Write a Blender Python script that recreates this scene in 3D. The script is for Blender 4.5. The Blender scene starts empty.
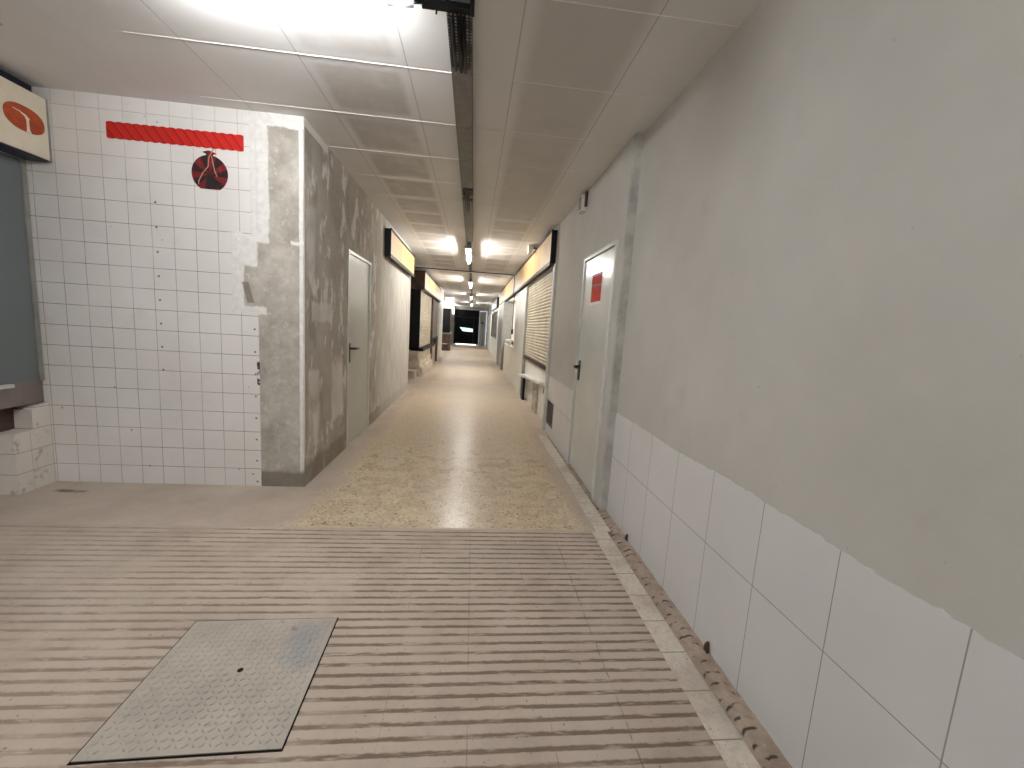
import bpy, bmesh, math, random
from mathutils import Matrix, Vector
random.seed(7)
scene = bpy.context.scene
COL = scene.collection

# ------------------------------------------------------------------ camera
def cam_axes(yaw, pitch, roll):
    f = Vector((math.sin(yaw)*math.cos(pitch), math.cos(yaw)*math.cos(pitch), math.sin(pitch)))
    r = f.cross(Vector((0, 0, 1))).normalized()
    u = r.cross(f)
    r2 = r*math.cos(roll) + u*math.sin(roll)
    u2 = -r*math.sin(roll) + u*math.cos(roll)
    return r2, u2, f
_r, _u, _f = cam_axes(0.101783397, -0.131692299, 0.0641360822)
cam = bpy.data.objects.new('camera', bpy.data.cameras.new('camera'))
COL.objects.link(cam)
cam.matrix_world = Matrix(((_r.x, _u.x, -_f.x, 0), (_r.y, _u.y, -_f.y, 0), (_r.z, _u.z, -_f.z, 1.4), (0, 0, 0, 1)))
cam.data.sensor_width = 36
cam.data.lens = 410.876465/1024*36
cam.data.clip_start = 0.02
cam.data.clip_end = 200
scene.camera = cam

# ------------------------------------------------------------------ world, exposure, light levels
w = bpy.data.worlds.new('world'); scene.world = w; w.use_nodes = True
w.node_tree.nodes['Background'].inputs[0].default_value = (0.80, 0.88, 1.0, 1)
w.node_tree.nodes['Background'].inputs[1].default_value = 0.35
scene.view_settings.view_transform = 'Standard'
scene.view_settings.look = 'None'
scene.view_settings.gamma = 1
scene.view_settings.use_curve_mapping = False
scene.view_settings.exposure = 0.98
NEAR_TUBE = 82.0      # emission of the wide tube near the camera
TUBE = 116.0          # emission of the bare corridor tubes
HALL_FILL = 70.0     # unseen fill lamps added behind the viewer

# ------------------------------------------------------------------ node expressions
def srgb(r, g, b):
    f = lambda c: (c/255/12.92) if c/255 <= 0.04045 else ((c/255+0.055)/1.055)**2.4
    return (f(r), f(g), f(b), 1)

class X:                                   # a shader socket with arithmetic
    def __init__(s, m, sock): s.m = m; s.s = sock
    def _op(s, op, *a): return s.m.math(op, s, *a)
    def __add__(s, o): return s._op('ADD', o)
    __radd__ = __add__
    def __sub__(s, o): return s._op('SUBTRACT', o)
    def __rsub__(s, o): return s.m.math('SUBTRACT', o, s)
    def __mul__(s, o): return s._op('MULTIPLY', o)
    __rmul__ = __mul__
    def __truediv__(s, o): return s._op('DIVIDE', o)
    def gt(s, o): return s._op('GREATER_THAN', o)
    def lt(s, o): return s._op('LESS_THAN', o)
    def abs(s): return s._op('ABSOLUTE')
    def mod(s, o): return s._op('FLOORED_MODULO', o)
    def min(s, o): return s._op('MINIMUM', o)
    def max(s, o): return s._op('MAXIMUM', o)
    def floor(s): return s._op('FLOOR')
    def pow(s, o): return s._op('POWER', o)

class Mat:
    def __init__(m, name):
        m.mat = bpy.data.materials.new(name); m.mat.use_nodes = True
        m.t = m.mat.node_tree; m.n = m.t.nodes; m.b = m.n['Principled BSDF']
        g = m.n.new('ShaderNodeNewGeometry')
        m.pos = g.outputs['Position']                     # world position of the surface
        sp = m.n.new('ShaderNodeSeparateXYZ'); m.t.links.new(m.pos, sp.inputs[0])
        m.x, m.y, m.z = (X(m, sp.outputs[i]) for i in range(3))
    def put(m, v, inp):
        if isinstance(v, X): m.t.links.new(v.s, inp)
        elif isinstance(v, bpy.types.NodeSocket): m.t.links.new(v, inp)
        else: inp.default_value = v
    def math(m, op, *a):
        nd = m.n.new('ShaderNodeMath'); nd.operation = op
        for i, v in enumerate(a): m.put(v, nd.inputs[i])
        return X(m, nd.outputs[0])
    def vec(m, x, y, z):
        nd = m.n.new('ShaderNodeCombineXYZ')
        for i, v in enumerate((x, y, z)): m.put(v, nd.inputs[i])
        return nd.outputs[0]
    def noise(m, scale, detail=3, rough=.55, vec=None, dist=0):
        nd = m.n.new('ShaderNodeTexNoise')
        m.put(vec or m.pos, nd.inputs['Vector']); nd.inputs['Scale'].default_value = scale
        nd.inputs['Detail'].default_value = detail; nd.inputs['Roughness'].default_value = rough
        nd.inputs['Distortion'].default_value = dist
        return X(m, nd.outputs[0])
    def voronoi(m, scale, vec=None, feature='F1', out='Distance', rnd=1):
        nd = m.n.new('ShaderNodeTexVoronoi'); nd.feature = feature
        m.put(vec or m.pos, nd.inputs['Vector']); nd.inputs['Scale'].default_value = scale
        nd.inputs['Randomness'].default_value = rnd
        return nd.outputs[out]
    def step(m, v, lo, hi):                                # smooth 0..1 between lo and hi
        nd = m.n.new('ShaderNodeMapRange'); nd.interpolation_type = 'SMOOTHSTEP'
        m.put(v, nd.inputs[0]); nd.inputs[1].default_value = lo; nd.inputs[2].default_value = hi
        nd.inputs[3].default_value = 0; nd.inputs[4].default_value = 1
        return X(m, nd.outputs[0])
    def box(m, u, u0, u1, v, v0, v1, soft=.012):
        return m.step(u, u0-soft, u0+soft)*(1-m.step(u, u1-soft, u1+soft))*m.step(v, v0-soft, v0+soft)*(1-m.step(v, v1-soft, v1+soft))
    def mix(m, f, a, b, mode='MIX'):
        nd = m.n.new('ShaderNodeMix'); nd.data_type = 'RGBA'; nd.blend_type = mode
        m.put(f, nd.inputs[0]); m.put(a, nd.inputs[6]); m.put(b, nd.inputs[7])
        return nd.outputs[2]
    def ramp(m, v, *stops):
        nd = m.n.new('ShaderNodeValToRGB'); m.put(v, nd.inputs[0])
        e = nd.color_ramp.elements
        while len(e) < len(stops): e.new(.5)
        for k, (p, c) in enumerate(stops): e[k].position = p; e[k].color = c
        return nd.outputs[0]
    def bump(m, h, strength=.3, dist=.01):
        nd = m.n.new('ShaderNodeBump'); nd.inputs['Strength'].default_value = strength
        nd.inputs['Distance'].default_value = dist; m.put(h, nd.inputs['Height'])
        m.t.links.new(nd.outputs[0], m.b.inputs['Normal'])
    def out(m, color=None, rough=None, metal=None, spec=None):
        if color is not None: m.put(color, m.b.inputs['Base Color'])
        if rough is not None: m.put(rough, m.b.inputs['Roughness'])
        if metal is not None: m.put(metal, m.b.inputs['Metallic'])
        if spec is not None: m.put(spec, m.b.inputs['Specular IOR Level'])
        return m.mat

def plain(name, c, rough=.5, metal=0, var=.06, scale=9, bump=0):
    """a painted or moulded surface with a little uneven wear"""
    m = Mat(name); n = m.noise(scale, 4)
    d = tuple(max(0, v*(1-var*2.2)) for v in c[:3]) + (1,)
    l = tuple(min(1, v*(1+var)) for v in c[:3]) + (1,)
    if bump: m.bump(m.noise(scale*14, 2), bump, .004)
    return m.out(m.mix(m.step(n, .3, .7), d, l), m.math('ADD', rough-.06, n*.12), metal)

def glow(name, c, strength):
    m = Mat(name)
    m.b.inputs['Emission Color'].default_value = c; m.b.inputs['Emission Strength'].default_value = strength
    return m.out(c, .4)

M = {}
# --- floor of ribbed concrete tiles
m = Mat('ribbed_concrete')
PITCH, GW = .0529, .0215
RIB0 = 2.622                               # centre line of one groove
fr = ((m.y - RIB0) + PITCH/2 + m.noise(5, 2)*.006 - .003).mod(PITCH) - PITCH/2
ingroove = 1 - m.step(fr.abs() + (m.noise(55, 3, .6, m.vec(m.x*.5, m.y, 0)) - .5)*.010, GW*.25, GW*.55)
wear = m.step(m.noise(2.6, 4, .6, m.vec(m.x*.8, m.y*1.3, 0)), .33, .56)
dash = m.step(m.noise(9, 4, .6, m.vec(m.x*1.1, m.y*8, 1.7)), .28, .50)
lft = m.step(m.x, -2.6, -.3)*.45 + .55
dirt = ingroove*dash*((wear + m.step(m.x, -.9, .1)*.6).min(1)*.8+.2)*lft
base = m.ramp(m.noise(3.1, 6, .62), (.25, srgb(170, 155, 141)), (.5, srgb(190, 175, 160)), (.8, srgb(203, 189, 174)))
base = m.mix(m.step(m.noise(60, 3), .52, .75)*.35, base, srgb(196, 184, 170))
base = m.mix(m.step(m.noise(52, 3, .6, m.vec(m.x, m.y, 3)), .64, .72)*.75, base, srgb(112, 95, 82))
seam = 1 - m.step(((m.x - .05 + .15).mod(.30) - .15).abs(), .0008, .003)
base = m.mix(seam*m.step(m.noise(4), .42, .6)*(m.step(m.x, -.6, .0)*.5 + .1)*(1 - m.step(m.x, .4, .5)), base, srgb(110, 96, 85))
crack = 1 - m.step((m.x - .632 + m.noise(4)*.03 - .015).abs(), .0015, .0045)
base = m.mix(crack*m.step(m.noise(11), .42, .55)*.6, base, srgb(98, 86, 76))
col = m.mix(dirt*.84, base, srgb(108, 90, 76))
m.bump(m.noise(70, 4) + m.noise(14, 3)*1.5, .25, .004)
M['ribbed'] = m.out(col, .8, spec=.3)

# --- terrazzo of the corridor, dusty bare screed before it
m = Mat('terrazzo')
cells = m.voronoi(62, out='Color')
sp = m.n.new('ShaderNodeSeparateColor'); m.t.links.new(cells, sp.inputs[0])
cv = X(m, sp.outputs[0])
edge = m.step(X(m, m.voronoi(62, feature='DISTANCE_TO_EDGE')), .03, .10)
chips = m.ramp(cv, (.0, srgb(112, 92, 74)), (.16, srgb(188, 168, 142)), (.45, srgb(204, 182, 144)), (.75, srgb(220, 202, 166)), (1, srgb(176, 158, 140)))
tz = m.mix(edge, srgb(196, 178, 156), chips)
big = m.voronoi(26, out='Color'); sp2 = m.n.new('ShaderNodeSeparateColor'); m.t.links.new(big, sp2.inputs[0])
tz = m.mix(X(m, sp2.outputs[1]).gt(.86)*m.step(X(m, m.voronoi(26)), .30, .22)*.75, tz, srgb(112, 90, 66))
joint = (1 - m.step(((m.x - .05 + .2).mod(.4) - .2).abs(), .001, .003)).max(1 - m.step(((m.y - 2.72 + .2).mod(.4) - .2).abs(), .001, .003))
tz = m.mix(joint*.25, tz, srgb(120, 104, 86))
dust = m.ramp(m.noise(2.4, 6, .65), (.3, srgb(172, 157, 143)), (.7, srgb(198, 183, 168)))
dust = m.mix(m.step(m.noise(45, 4), .60, .72)*.5, dust, srgb(128, 110, 98))
e = m.noise(2.3, 5, .65)*.5 - .25
edgeL = 1 - m.step(m.x + e, -1.24, -.98)
edgeR = m.step(m.x + e*.4, .78, .95)
near = 1 - m.step(m.y + e*.12, 2.71, 2.745)
far = m.step(m.y + e*1.2, 3.2, 10)*.6
dm = edgeL.max(edgeR*.8).max(near).max(far)
stain = (1 - m.step(((m.x + 2.93)*(m.x + 2.93)*14 + (m.y - 3.22)*(m.y - 3.22)*160) + m.noise(14)*.5, .25, .5))
col = m.mix(dm, tz, dust)
col = m.mix(stain*.75, col, srgb(74, 50, 38))
m.bump(m.noise(50, 3), .06, .003)
M['terrazzo'] = m.out(col, .20 + dm*.32 + m.noise(6)*.14, spec=.28)

# --- pale stone edging strip, dirt gutter
m = Mat('edging_stone')
c = m.ramp(m.noise(34, 5, .7), (.25, srgb(186, 173, 157)), (.5, srgb(212, 202, 188)), (.8, srgb(226, 218, 206)))
c = m.mix((1 - m.step(((m.y + .1).mod(.2) - .1).abs(), .001, .0045))*.8, c, srgb(110, 96, 84))
c = m.mix(m.step(m.noise(90, 2), .66, .72)*.7, c, srgb(96, 80, 68))
c = m.mix(m.step(m.noise(3.2, 4), .45, .68)*.45, c, srgb(150, 134, 120))
M['edging'] = m.out(c, .6)
m = Mat('gutter_mortar')
c = m.ramp(m.noise(12, 6, .65), (.3, srgb(150, 134, 120)), (.55, srgb(178, 161, 146)), (.8, srgb(196, 180, 165)))
arc = ((m.x - 1.10)*(m.x - 1.10)*14 + m.y + m.noise(7)*.05).mod(.052)
am = (1 - m.step((arc - .026).abs(), .003, .009))*m.step(m.noise(17, 3), .46, .58)*(1 - m.step((m.x - 1.095).abs(), .030, .045))
c = m.mix(am*.85, c, srgb(54, 42, 34))
c = m.mix(m.step(m.noise(48, 2), .70, .76), c, srgb(214, 206, 196))
c = m.mix(1 - m.step(m.x, 1.034, 1.048), c, srgb(84, 70, 60))  # edge by the strip painted darker, as shade in the sunken gutter
m.bump(m.noise(60, 4) - am*.6, .6, .008)
M['gutter'] = m.out(c, .9)

# --- painted right wall, big white tiles
m = Mat('grey_plaster')
c = m.ramp(m.noise(1.6, 6, .6), (.3, srgb(190, 187, 180)), (.7, srgb(202, 199, 193)))
c = m.mix(m.step(m.noise(40, 2, .4), .76, .79)*.3, c, srgb(150, 143, 132))
c = m.mix(m.step(m.noise(3, 5, .7), .58, .75)*.25, c, srgb(178, 170, 160))
m.bump(m.noise(26, 5, .6), .06, .004)
M['plaster'] = m.out(c, .75, spec=.25)
m = Mat('white_wall_tile')
TZ, TY = .454, 1.41
fz = (m.z - TZ).abs()
fy = ((m.y - TY + .167).mod(.334) - .167).abs()
g = (1 - m.step(fz, .0008, .0026)).max(1 - m.step(fy, .0008, .0026))
c = m.ramp(m.noise(1.3, 4), (.3, srgb(216, 214, 213)), (.7, srgb(226, 224, 223)))
c = m.mix(g*.75, c, srgb(120, 112, 104))
m.bump(g*-1, .25, .003)
M['bigtile'] = m.out(c, .35 + g*.4, spec=.35)

# --- the tiled end of the stub wall, half stripped to cement
m = Mat('stripped_tile_wall')
n1 = m.noise(7, 5, .65); n2 = m.noise(3.1, 5, .6, m.vec(m.x, 4.2, m.z)); n3 = m.noise(22, 4, .6)
wx = m.x + (n1 - .5)*.045; wz = m.z + (m.noise(9, 4, .6, m.vec(m.z, m.x, 7)) - .5)*.05
TP = .1537
gx = ((m.x + 1.784 + TP/2 + (m.noise(3)-.5)*.006).mod(TP) - TP/2).abs(); gz = ((m.z + .0077 + TP/2).mod(TP) - TP/2).abs()
gw = .0025
g = ((1 - m.step(gx, gw*.4, gw))*.8).max(1 - m.step(gz, gw*.4, gw))
tile = m.ramp(m.noise(1.7, 4), (.3, srgb(221, 216, 211)), (.7, srgb(232, 228, 224)))
tid = m.voronoi(1/TP, m.vec((m.x + 3.176)/1, 0, m.z - .002), rnd=0, out='Color')
tile = m.mix(m.step(m.noise(5, 5, .7), .55, .72)*.18, tile, srgb(190, 178, 166))
tile = m.mix(g*(m.step(m.noise(3), .3, .6)*.4 + .6)*(1 - m.step(m.z, 1.9, 2.7)*.4), tile, srgb(94, 82, 72))
zr = ((m.z + .04).mod(TP*1.15) - TP*.5)
peg = (1 - m.step(((m.x + 2.365)*(m.x + 2.365) + zr*zr).pow(.5), .006, .010)).max(1 - m.step(((m.x + 1.69)*(m.x + 1.69) + zr*zr).pow(.5), .006, .010))*(1 - m.step(m.z, 2.25, 2.3))*m.step(m.z + m.step(m.x, -2.2, -2.0), .78, .8)
tile = m.mix(peg*.85, tile, srgb(70, 60, 52))
holes = m.step(X(m, m.voronoi(6.9, m.vec(m.x, 0, m.z))), .055, .04)*m.step(m.noise(3.3, 2, .5, m.vec(m.x, 2, m.z)), .48, .52)
tile = m.mix(holes*.8, tile, srgb(86, 72, 60))
white = m.ramp(n3, (.3, srgb(214, 210, 204)), (.7, srgb(232, 229, 225)))
cem = m.ramp(m.noise(5.5, 7, .68), (.28, srgb(146, 139, 128)), (.5, srgb(172, 165, 154)), (.72, srgb(198, 192, 183)))
cem = m.mix(m.step(m.noise(14, 5, .7, m.vec(m.x, 9, m.z)), .55, .66)*.55, cem, srgb(206, 201, 193))
cem = m.mix((1 - m.step(m.z + n1*.08, .15, .19))*.8, cem, srgb(118, 106, 92))
wtile = (1 - m.step(m.x + (n3-.5)*.012, -1.662, -1.656))           # right edge of the lower tiles
mid = m.box(m.z, 1.415, 1.97, m.x, -1.815, 0, .004)
tmask = wtile*(1 - mid)
wm = (m.box(wx, -1.70, -1.575, wz, 1.93, 3, .01)
      .max(m.box(wx, -1.85, -1.76, wz, 1.40, 2.0, .008))
      .max(m.box(wx, -1.85, -1.66, wz, 1.75, 1.97, .01))
      .max(m.box(wx, -1.85, -1.60, wz, 1.39, 1.45, .008))
      .max(m.box(wx, -1.75, -1.30, wz, 2.765, 3, .008))
      .max(m.box(wx, -1.42, -1.30, wz, 1.93, 1.96, .008))
      .max(1 - m.step((m.x + 1.341 + (n1-.5)*.014).abs(), .013, .017)))
c = m.mix(tmask, cem, tile)
c = m.mix(wm*m.step(m.z + n1*.3, .22, .36), c, white)
dk = m.box(m.z + n1*.05, 1.50, 1.66, m.x - (m.z-1.6)*-.25, -1.77, -1.72, .006)
c = m.mix(dk*.8, c, srgb(116, 106, 92))
chip = m.box(wz, .84, 1.02, m.x, -1.678, -1.657, .003)*m.step(n3, .42, .5)
c = m.mix(chip, c, srgb(40, 34, 30))
m.bump(n3*(1 - tmask)*1.2 - g*tmask*.5 + wm*.5, .35, .006)
M['stripped'] = m.out(c, .8 - tmask*.52, spec=.4)
m = Mat('small_white_tile')
gy = ((m.y - 3.395 + TP/2).mod(TP) - TP/2).abs()
gx2 = ((m.x + 3.176 + TP/2).mod(TP) - TP/2).abs()
gz = ((m.z + .0077 + TP/2).mod(TP) - TP/2).abs()
g = (1 - m.step(gz, .001, .0028)).max((1 - m.step(gy.min(gx2*100), .001, .003))*.5)
c = m.mix(g*.75, srgb(220, 213, 204), srgb(96, 82, 72))
c = m.mix(m.step(m.noise(8, 5, .7) - m.z*.25, .5, .62)*.6, c, srgb(150, 130, 114))
M['smalltile'] = m.out(c, .4)

# --- left corridor wall: raw cement with trowelled streaks, whiter further on
m = Mat('patched_cement')
cem = m.ramp(m.noise(1.9, 7, .66), (.28, srgb(160, 153, 143)), (.5, srgb(180, 173, 163)), (.75, srgb(198, 192, 183)))
st = m.noise(3.0, 6, .66, m.vec(0, m.y*1.5, m.z*.75), .2)
cem = m.mix(m.step(st, .53, .59)*.8, cem, srgb(232, 230, 226))
st2 = m.noise(2.2, 5, .6, m.vec(3, m.y*1.6, m.z*.9))
cem = m.mix(m.step(st2, .55, .63)*.45, cem, srgb(140, 132, 120))
pt = m.box(m.y + (m.noise(8)-.5)*.06, 3.48, 3.72, m.z + (m.noise(6)-.5)*.08, .28, .95, .02).max(m.box(m.y + (m.noise(8)-.5)*.05, 3.55, 4.05, m.z + (m.noise(6)-.5)*.05, 1.36, 1.52, .02)).max(m.box(m.y + (m.noise(5)-.5)*.12, 4.05, 4.38, m.z + (m.noise(5)-.5)*.2, .42, 1.0, .03)).max(m.box(m.y + (m.noise(5)-.5)*.1, 3.45, 3.62, m.z + (m.noise(5)-.5)*.2, 1.7, 2.25, .03))
cem = m.mix(pt*(m.step(m.noise(5), .3, .6)*.5 + .25), cem, srgb(222, 219, 213))
pale = m.ramp(m.noise(7, 6, .6, m.vec(0, m.y, m.z*.35)), (.3, srgb(180, 176, 167)), (.7, srgb(208, 205, 198)))
pm = m.step(m.y + (m.noise(3, 4, .6) - .5)*.8, 5.7, 6.3)
c = m.mix(pm, cem, pale)
sl = (1 - m.step(m.z + m.noise(5)*.16, .22, .27))*(1 - m.step(m.y, 5.9, 6.3)*.7)
c = m.mix(sl*.65, c, srgb(132, 120, 104))
bead = m.box(m.y, 3.3, 3.92, m.z - (m.noise(9)-.5)*.02, 2.795, 3, .006)
bead = bead.max(m.box(m.y - (m.noise(9)-.5)*.01, 3.0, 3.412, m.z, .25, 3, .005))
c = m.mix(bead, c, srgb(224, 221, 216))
m.bump(m.noise(30, 5, .65), .35, .006)
M['cement'] = m.out(c, .85, spec=.25)

# --- ceiling of metal pans, two rows of them perforated
m = Mat('ceiling_panels')
PX, PY = .61, .63
ax = ((m.x - .16 + PX/2).mod(PX) - PX/2); ay = ((m.y - 2.008 + PY/2).mod(PY) - PY/2)
jx = 1 - m.step(ax.abs(), .0015, .0045); jy = 1 - m.step(ay.abs(), .0015, .004)
cx = (m.x - .16).mod(PX); cy = (m.y - 2.008).mod(PY)
perf = m.box(cx + (m.noise(7)-.5)*.03, .06, .55, cy + (m.noise(6)-.5)*.03, .065, .565, .03)
rows = m.box(m.x, -1.06, -.45, m.y, -9, 40, .001).max(m.box(m.x, .16, .77, m.y, -9, 40, .001))
rows = rows.max(m.box(m.x, -1.67, -1.06, m.y, -9, 2.64, .001)*.0)
base = m.ramp(m.noise(1.1, 5), (.3, srgb(222, 220, 218)), (.7, srgb(231, 229, 227)))
perf_shade = perf*rows*(m.step(m.noise(4.3, 5, .7), .25, .6)*.6 + .4)
perf_shade = (perf_shade*(1 - m.step(m.x, -.2, .1)*.1)*(m.step(m.y, 1.9, 3.2)*.6 + .4)).max(m.box(m.x, .22, .74, m.y, .5, 5.5, .05)*.75)  # near right pans painted darker, in place of the dim light there
c = m.mix(perf_shade*.58, base, srgb(168, 160, 152))
dots = m.step(X(m, m.voronoi(85, rnd=0)), .30, .22)
c = m.mix(dots*perf*rows*.25, c, srgb(96, 88, 80))
inn = m.step(m.x, -2.1, -1.5)*.75 + .25
c = m.mix(jx*.45*inn, c, srgb(104, 96, 90))
c = m.mix(jy*.75*inn, c, srgb(242, 240, 236))  # cross seams painted near white, as light caught in the gaps
scr = m.box(m.x - (m.y-2.65)*-.15, -2.62, -2.60, m.y, 2.45, 2.72, .006)
c = m.mix(scr*.6, c, srgb(120, 110, 104))
m.bump(jx*-1 - jy + perf*rows*.1, .3, .004)
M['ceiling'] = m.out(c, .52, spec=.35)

# --- small stuff
M['tread'] = None
m = Mat('tread_steel')
c = m.ramp(m.noise(4, 6, .65), (.3, srgb(164, 155, 144)), (.6, srgb(184, 175, 163)), (.85, srgb(198, 189, 177)))
bl = m.box(m.x + (m.noise(6)-.5)*.2, -.73, -.60, m.y + (m.noise(5)-.5)*.2, 1.56, 1.78, .05)
c = m.mix(bl*.6, c, srgb(140, 146, 152))
c = m.mix(m.step(m.noise(24, 4), .62, .74)*.5, c, srgb(98, 86, 74))
M['tread'] = m.out(c, .5, .1)
M['black'] = plain('black_metal', srgb(22, 22, 26), .45)
M['darkgap'] = plain('dark_gap', srgb(30, 26, 24), .9)
M['navy'] = plain('navy_paint', srgb(30, 32, 52), .5)
M['cream'] = plain('cream_panel', srgb(226, 216, 194), .4, var=.03)
m = Mat('cream_fascia')
c = m.ramp(m.noise(2.2, 5, .6, m.vec(m.x, m.y*1.6, m.z*.3)), (.3, srgb(196, 160, 108)), (.7, srgb(214, 182, 130)))
c = m.mix(m.step(m.noise(9, 4), .6, .75)*.3, c, srgb(168, 134, 90))
M['fascia'] = m.out(c, .42)
M['orange'] = plain('orange_enamel', srgb(178, 70, 24), .4, var=.12, scale=20)
M['doorgrey'] = plain('grey_door_paint', srgb(188, 190, 180), .34, var=.025, scale=3)
M['doorpale'] = plain('pale_door_paint', srgb(206, 208, 202), .24, var=.02, scale=3)
M['framepale'] = plain('pale_frame_paint', srgb(206, 206, 200), .35, var=.05)
M['framegrey'] = plain('grey_metal', srgb(150, 148, 142), .4, .2, var=.08)
M['lever'] = plain('black_plastic', srgb(20, 20, 22), .3)
M['shuttergrey'] = plain('dark_grey_panel', srgb(104, 110, 112), .3, var=.01, scale=.8)
M['brown'] = plain('brown_board', srgb(84, 66, 58), .7, var=.2, scale=5)
M['browngrey'] = plain('grey_brown_board', srgb(128, 116, 110), .6, var=.1, scale=4)
M['white'] = plain('white_paint', srgb(226, 224, 218), .4, var=.04)
M['whiteg'] = plain('glossy_white_panel', srgb(216, 216, 208), .34, var=.03, scale=2)
M['slat'] = plain('shutter_steel', srgb(196, 186, 164), .38, .25, var=.10, scale=4)
M['cornerplaster'] = plain('scuffed_corner', srgb(188, 185, 178), .8, var=.12, scale=7, bump=.3)
M['pvc'] = plain('white_plastic', srgb(214, 208, 200), .4, var=.04)
M['dust'] = plain('beige_plaster', srgb(190, 178, 160), .8, var=.14, scale=5)
M['trayside'] = plain('galvanised_grey', srgb(104, 102, 98), .45, .5, var=.12, scale=20)
M['wood'] = plain('worn_brown_wood', srgb(112, 92, 78), .65, var=.2, scale=6)
M['greypanel'] = plain('grey_steel_panel', srgb(142, 142, 136), .4, var=.05)
m = Mat('perforated_tray')
dx = ((m.x + .135 + .009).mod(.018) - .009); dy = ((m.y + .011).mod(.022) - .011)
h = m.step((dx*dx + dy*dy*.6).pow(.5), .0062, .0045)
dark = 1 - m.step(m.y, 2.46, 2.50)
c = m.mix(dark, srgb(128, 125, 120), srgb(20, 20, 26))
lite = m.mix(m.step(m.noise(14, 2), .42, .6), srgb(60, 58, 58), srgb(176, 174, 172))
c = m.mix(h*(dark*.5 + .3), c, lite)
c = m.mix(m.step(m.noise(9, 3), .55, .72)*.35, c, srgb(44, 42, 42))
M['tray'] = m.out(c, .5, .2)
M['red'] = None
m = Mat('red_twisted_band')
s = (m.x*.85 + m.z*.62 + m.noise(5)*.008).mod(.0566)
c = m.mix(m.step((s - .028).abs(), .020, .027)*.85, srgb(206, 34, 24), srgb(130, 8, 10))
c = m.mix(m.step(s, .0, .05)*.25, c, srgb(170, 16, 16))
M['red'] = m.out(c, .4)
m = Mat('maroon_fabric')
ang = m.math('ARCTAN2', m.x + 1.981, m.z - 2.385)
rr = ((m.x + 1.981)*(m.x + 1.981) + (m.z - 2.385)*(m.z - 2.385)).pow(.5)
sect = m.step(m.math('SINE', ang*7 + m.noise(8)*1.2), -.25, .35)
c = m.mix(sect, srgb(34, 5, 9), srgb(116, 12, 22))
c = m.mix((1 - m.step((m.x + 1.975).abs() + (m.z - 2.28)*.18, .035, .05))*(1 - m.step(m.z, 2.37, 2.41)), c, srgb(18, 8, 10))
c = m.mix(m.step(m.noise(26, 3), .6, .7)*.25, c, srgb(190, 60, 50))
M['maroon'] = m.out(c, .5)
M['notice'] = plain('red_notice_paper', srgb(206, 44, 26), .7, var=.12, scale=30)
M['noticedark'] = plain('dark_red_print', srgb(96, 20, 20), .4)
M['cord'] = plain('cream_cord', srgb(188, 156, 130), .7)
M['film'] = plain('white_film', srgb(232, 234, 234), .2, var=.03)
M['tube'] = glow('lit_tube', (1.0, .97, .92, 1), TUBE)
M['neartube'] = glow('lit_near_tube', (.97, .985, 1.0, 1), NEAR_TUBE)
M['hallfill'] = glow('hall_fill_tube', (.92, .975, 1.0, 1), HALL_FILL)
m = Mat('clear_plastic'); m.b.inputs['Transmission Weight'].default_value = .85; m.b.inputs['IOR'].default_value = 1.2
M['clear'] = m.out((.94, .95, .95, 1), .12)
m = Mat('dark_glass')
M['voidblack'] = plain('dark_door_paint', srgb(10, 10, 14), .6)
M['voidblack'].node_tree.nodes['Principled BSDF'].inputs['Specular IOR Level'].default_value = .1
for k, v in (('darkgap', 0), ('black', .2), ('ribbed', .15), ('gutter', .1), ('brown', .2)):
    M[k].node_tree.nodes['Principled BSDF'].inputs['Specular IOR Level'].default_value = v
M['darkglass'] = m.out((.012, .012, .016, 1), .08)
M['daylight'] = glow('daylit_glass', (.55, .86, .86, 1), .8)
M['sliver'] = glow('daylight_gap', (1, 1, .98, 1), 1.0)

# ------------------------------------------------------------------ mesh helpers
def box(bm, x0, x1, y0, y1, z0, z1):
    v = [bm.verts.new(p) for p in ((x0,y0,z0),(x1,y0,z0),(x1,y1,z0),(x0,y1,z0),(x0,y0,z1),(x1,y0,z1),(x1,y1,z1),(x0,y1,z1))]
    for f in ((0,3,2,1),(4,5,6,7),(0,1,5,4),(1,2,6,5),(2,3,7,6),(3,0,4,7)): bm.faces.new([v[i] for i in f])
    return bm
def B(*boxes):
    bm = bmesh.new()
    for b in boxes: box(bm, *b)
    return bm
def prism(bm, pts, d):                      # a planar outline pushed along d
    a = [bm.verts.new(p) for p in pts]; b = [bm.verts.new(Vector(p) + Vector(d)) for p in pts]
    bm.faces.new(a); bm.faces.new(b[::-1])
    for i in range(len(a)):
        j = (i + 1) % len(a); bm.faces.new((a[i], b[i], b[j], a[j]))
    return bm
def tube(bm, p, q, r, seg=14, r2=None):
    p, q = Vector(p), Vector(q); d = (q - p).normalized()
    u = d.orthogonal().normalized(); v = d.cross(u); r2 = r if r2 is None else r2
    A = [bm.verts.new(p + (u*math.cos(t) + v*math.sin(t))*r) for t in [2*math.pi*i/seg for i in range(seg)]]
    Bv = [bm.verts.new(q + (u*math.cos(t) + v*math.sin(t))*r2) for t in [2*math.pi*i/seg for i in range(seg)]]
    bm.faces.new(A[::-1]); bm.faces.new(Bv)
    for i in range(seg):
        j = (i + 1) % seg; f = bm.faces.new((A[i], A[j], Bv[j], Bv[i])); f.smooth = True
    return bm
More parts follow.
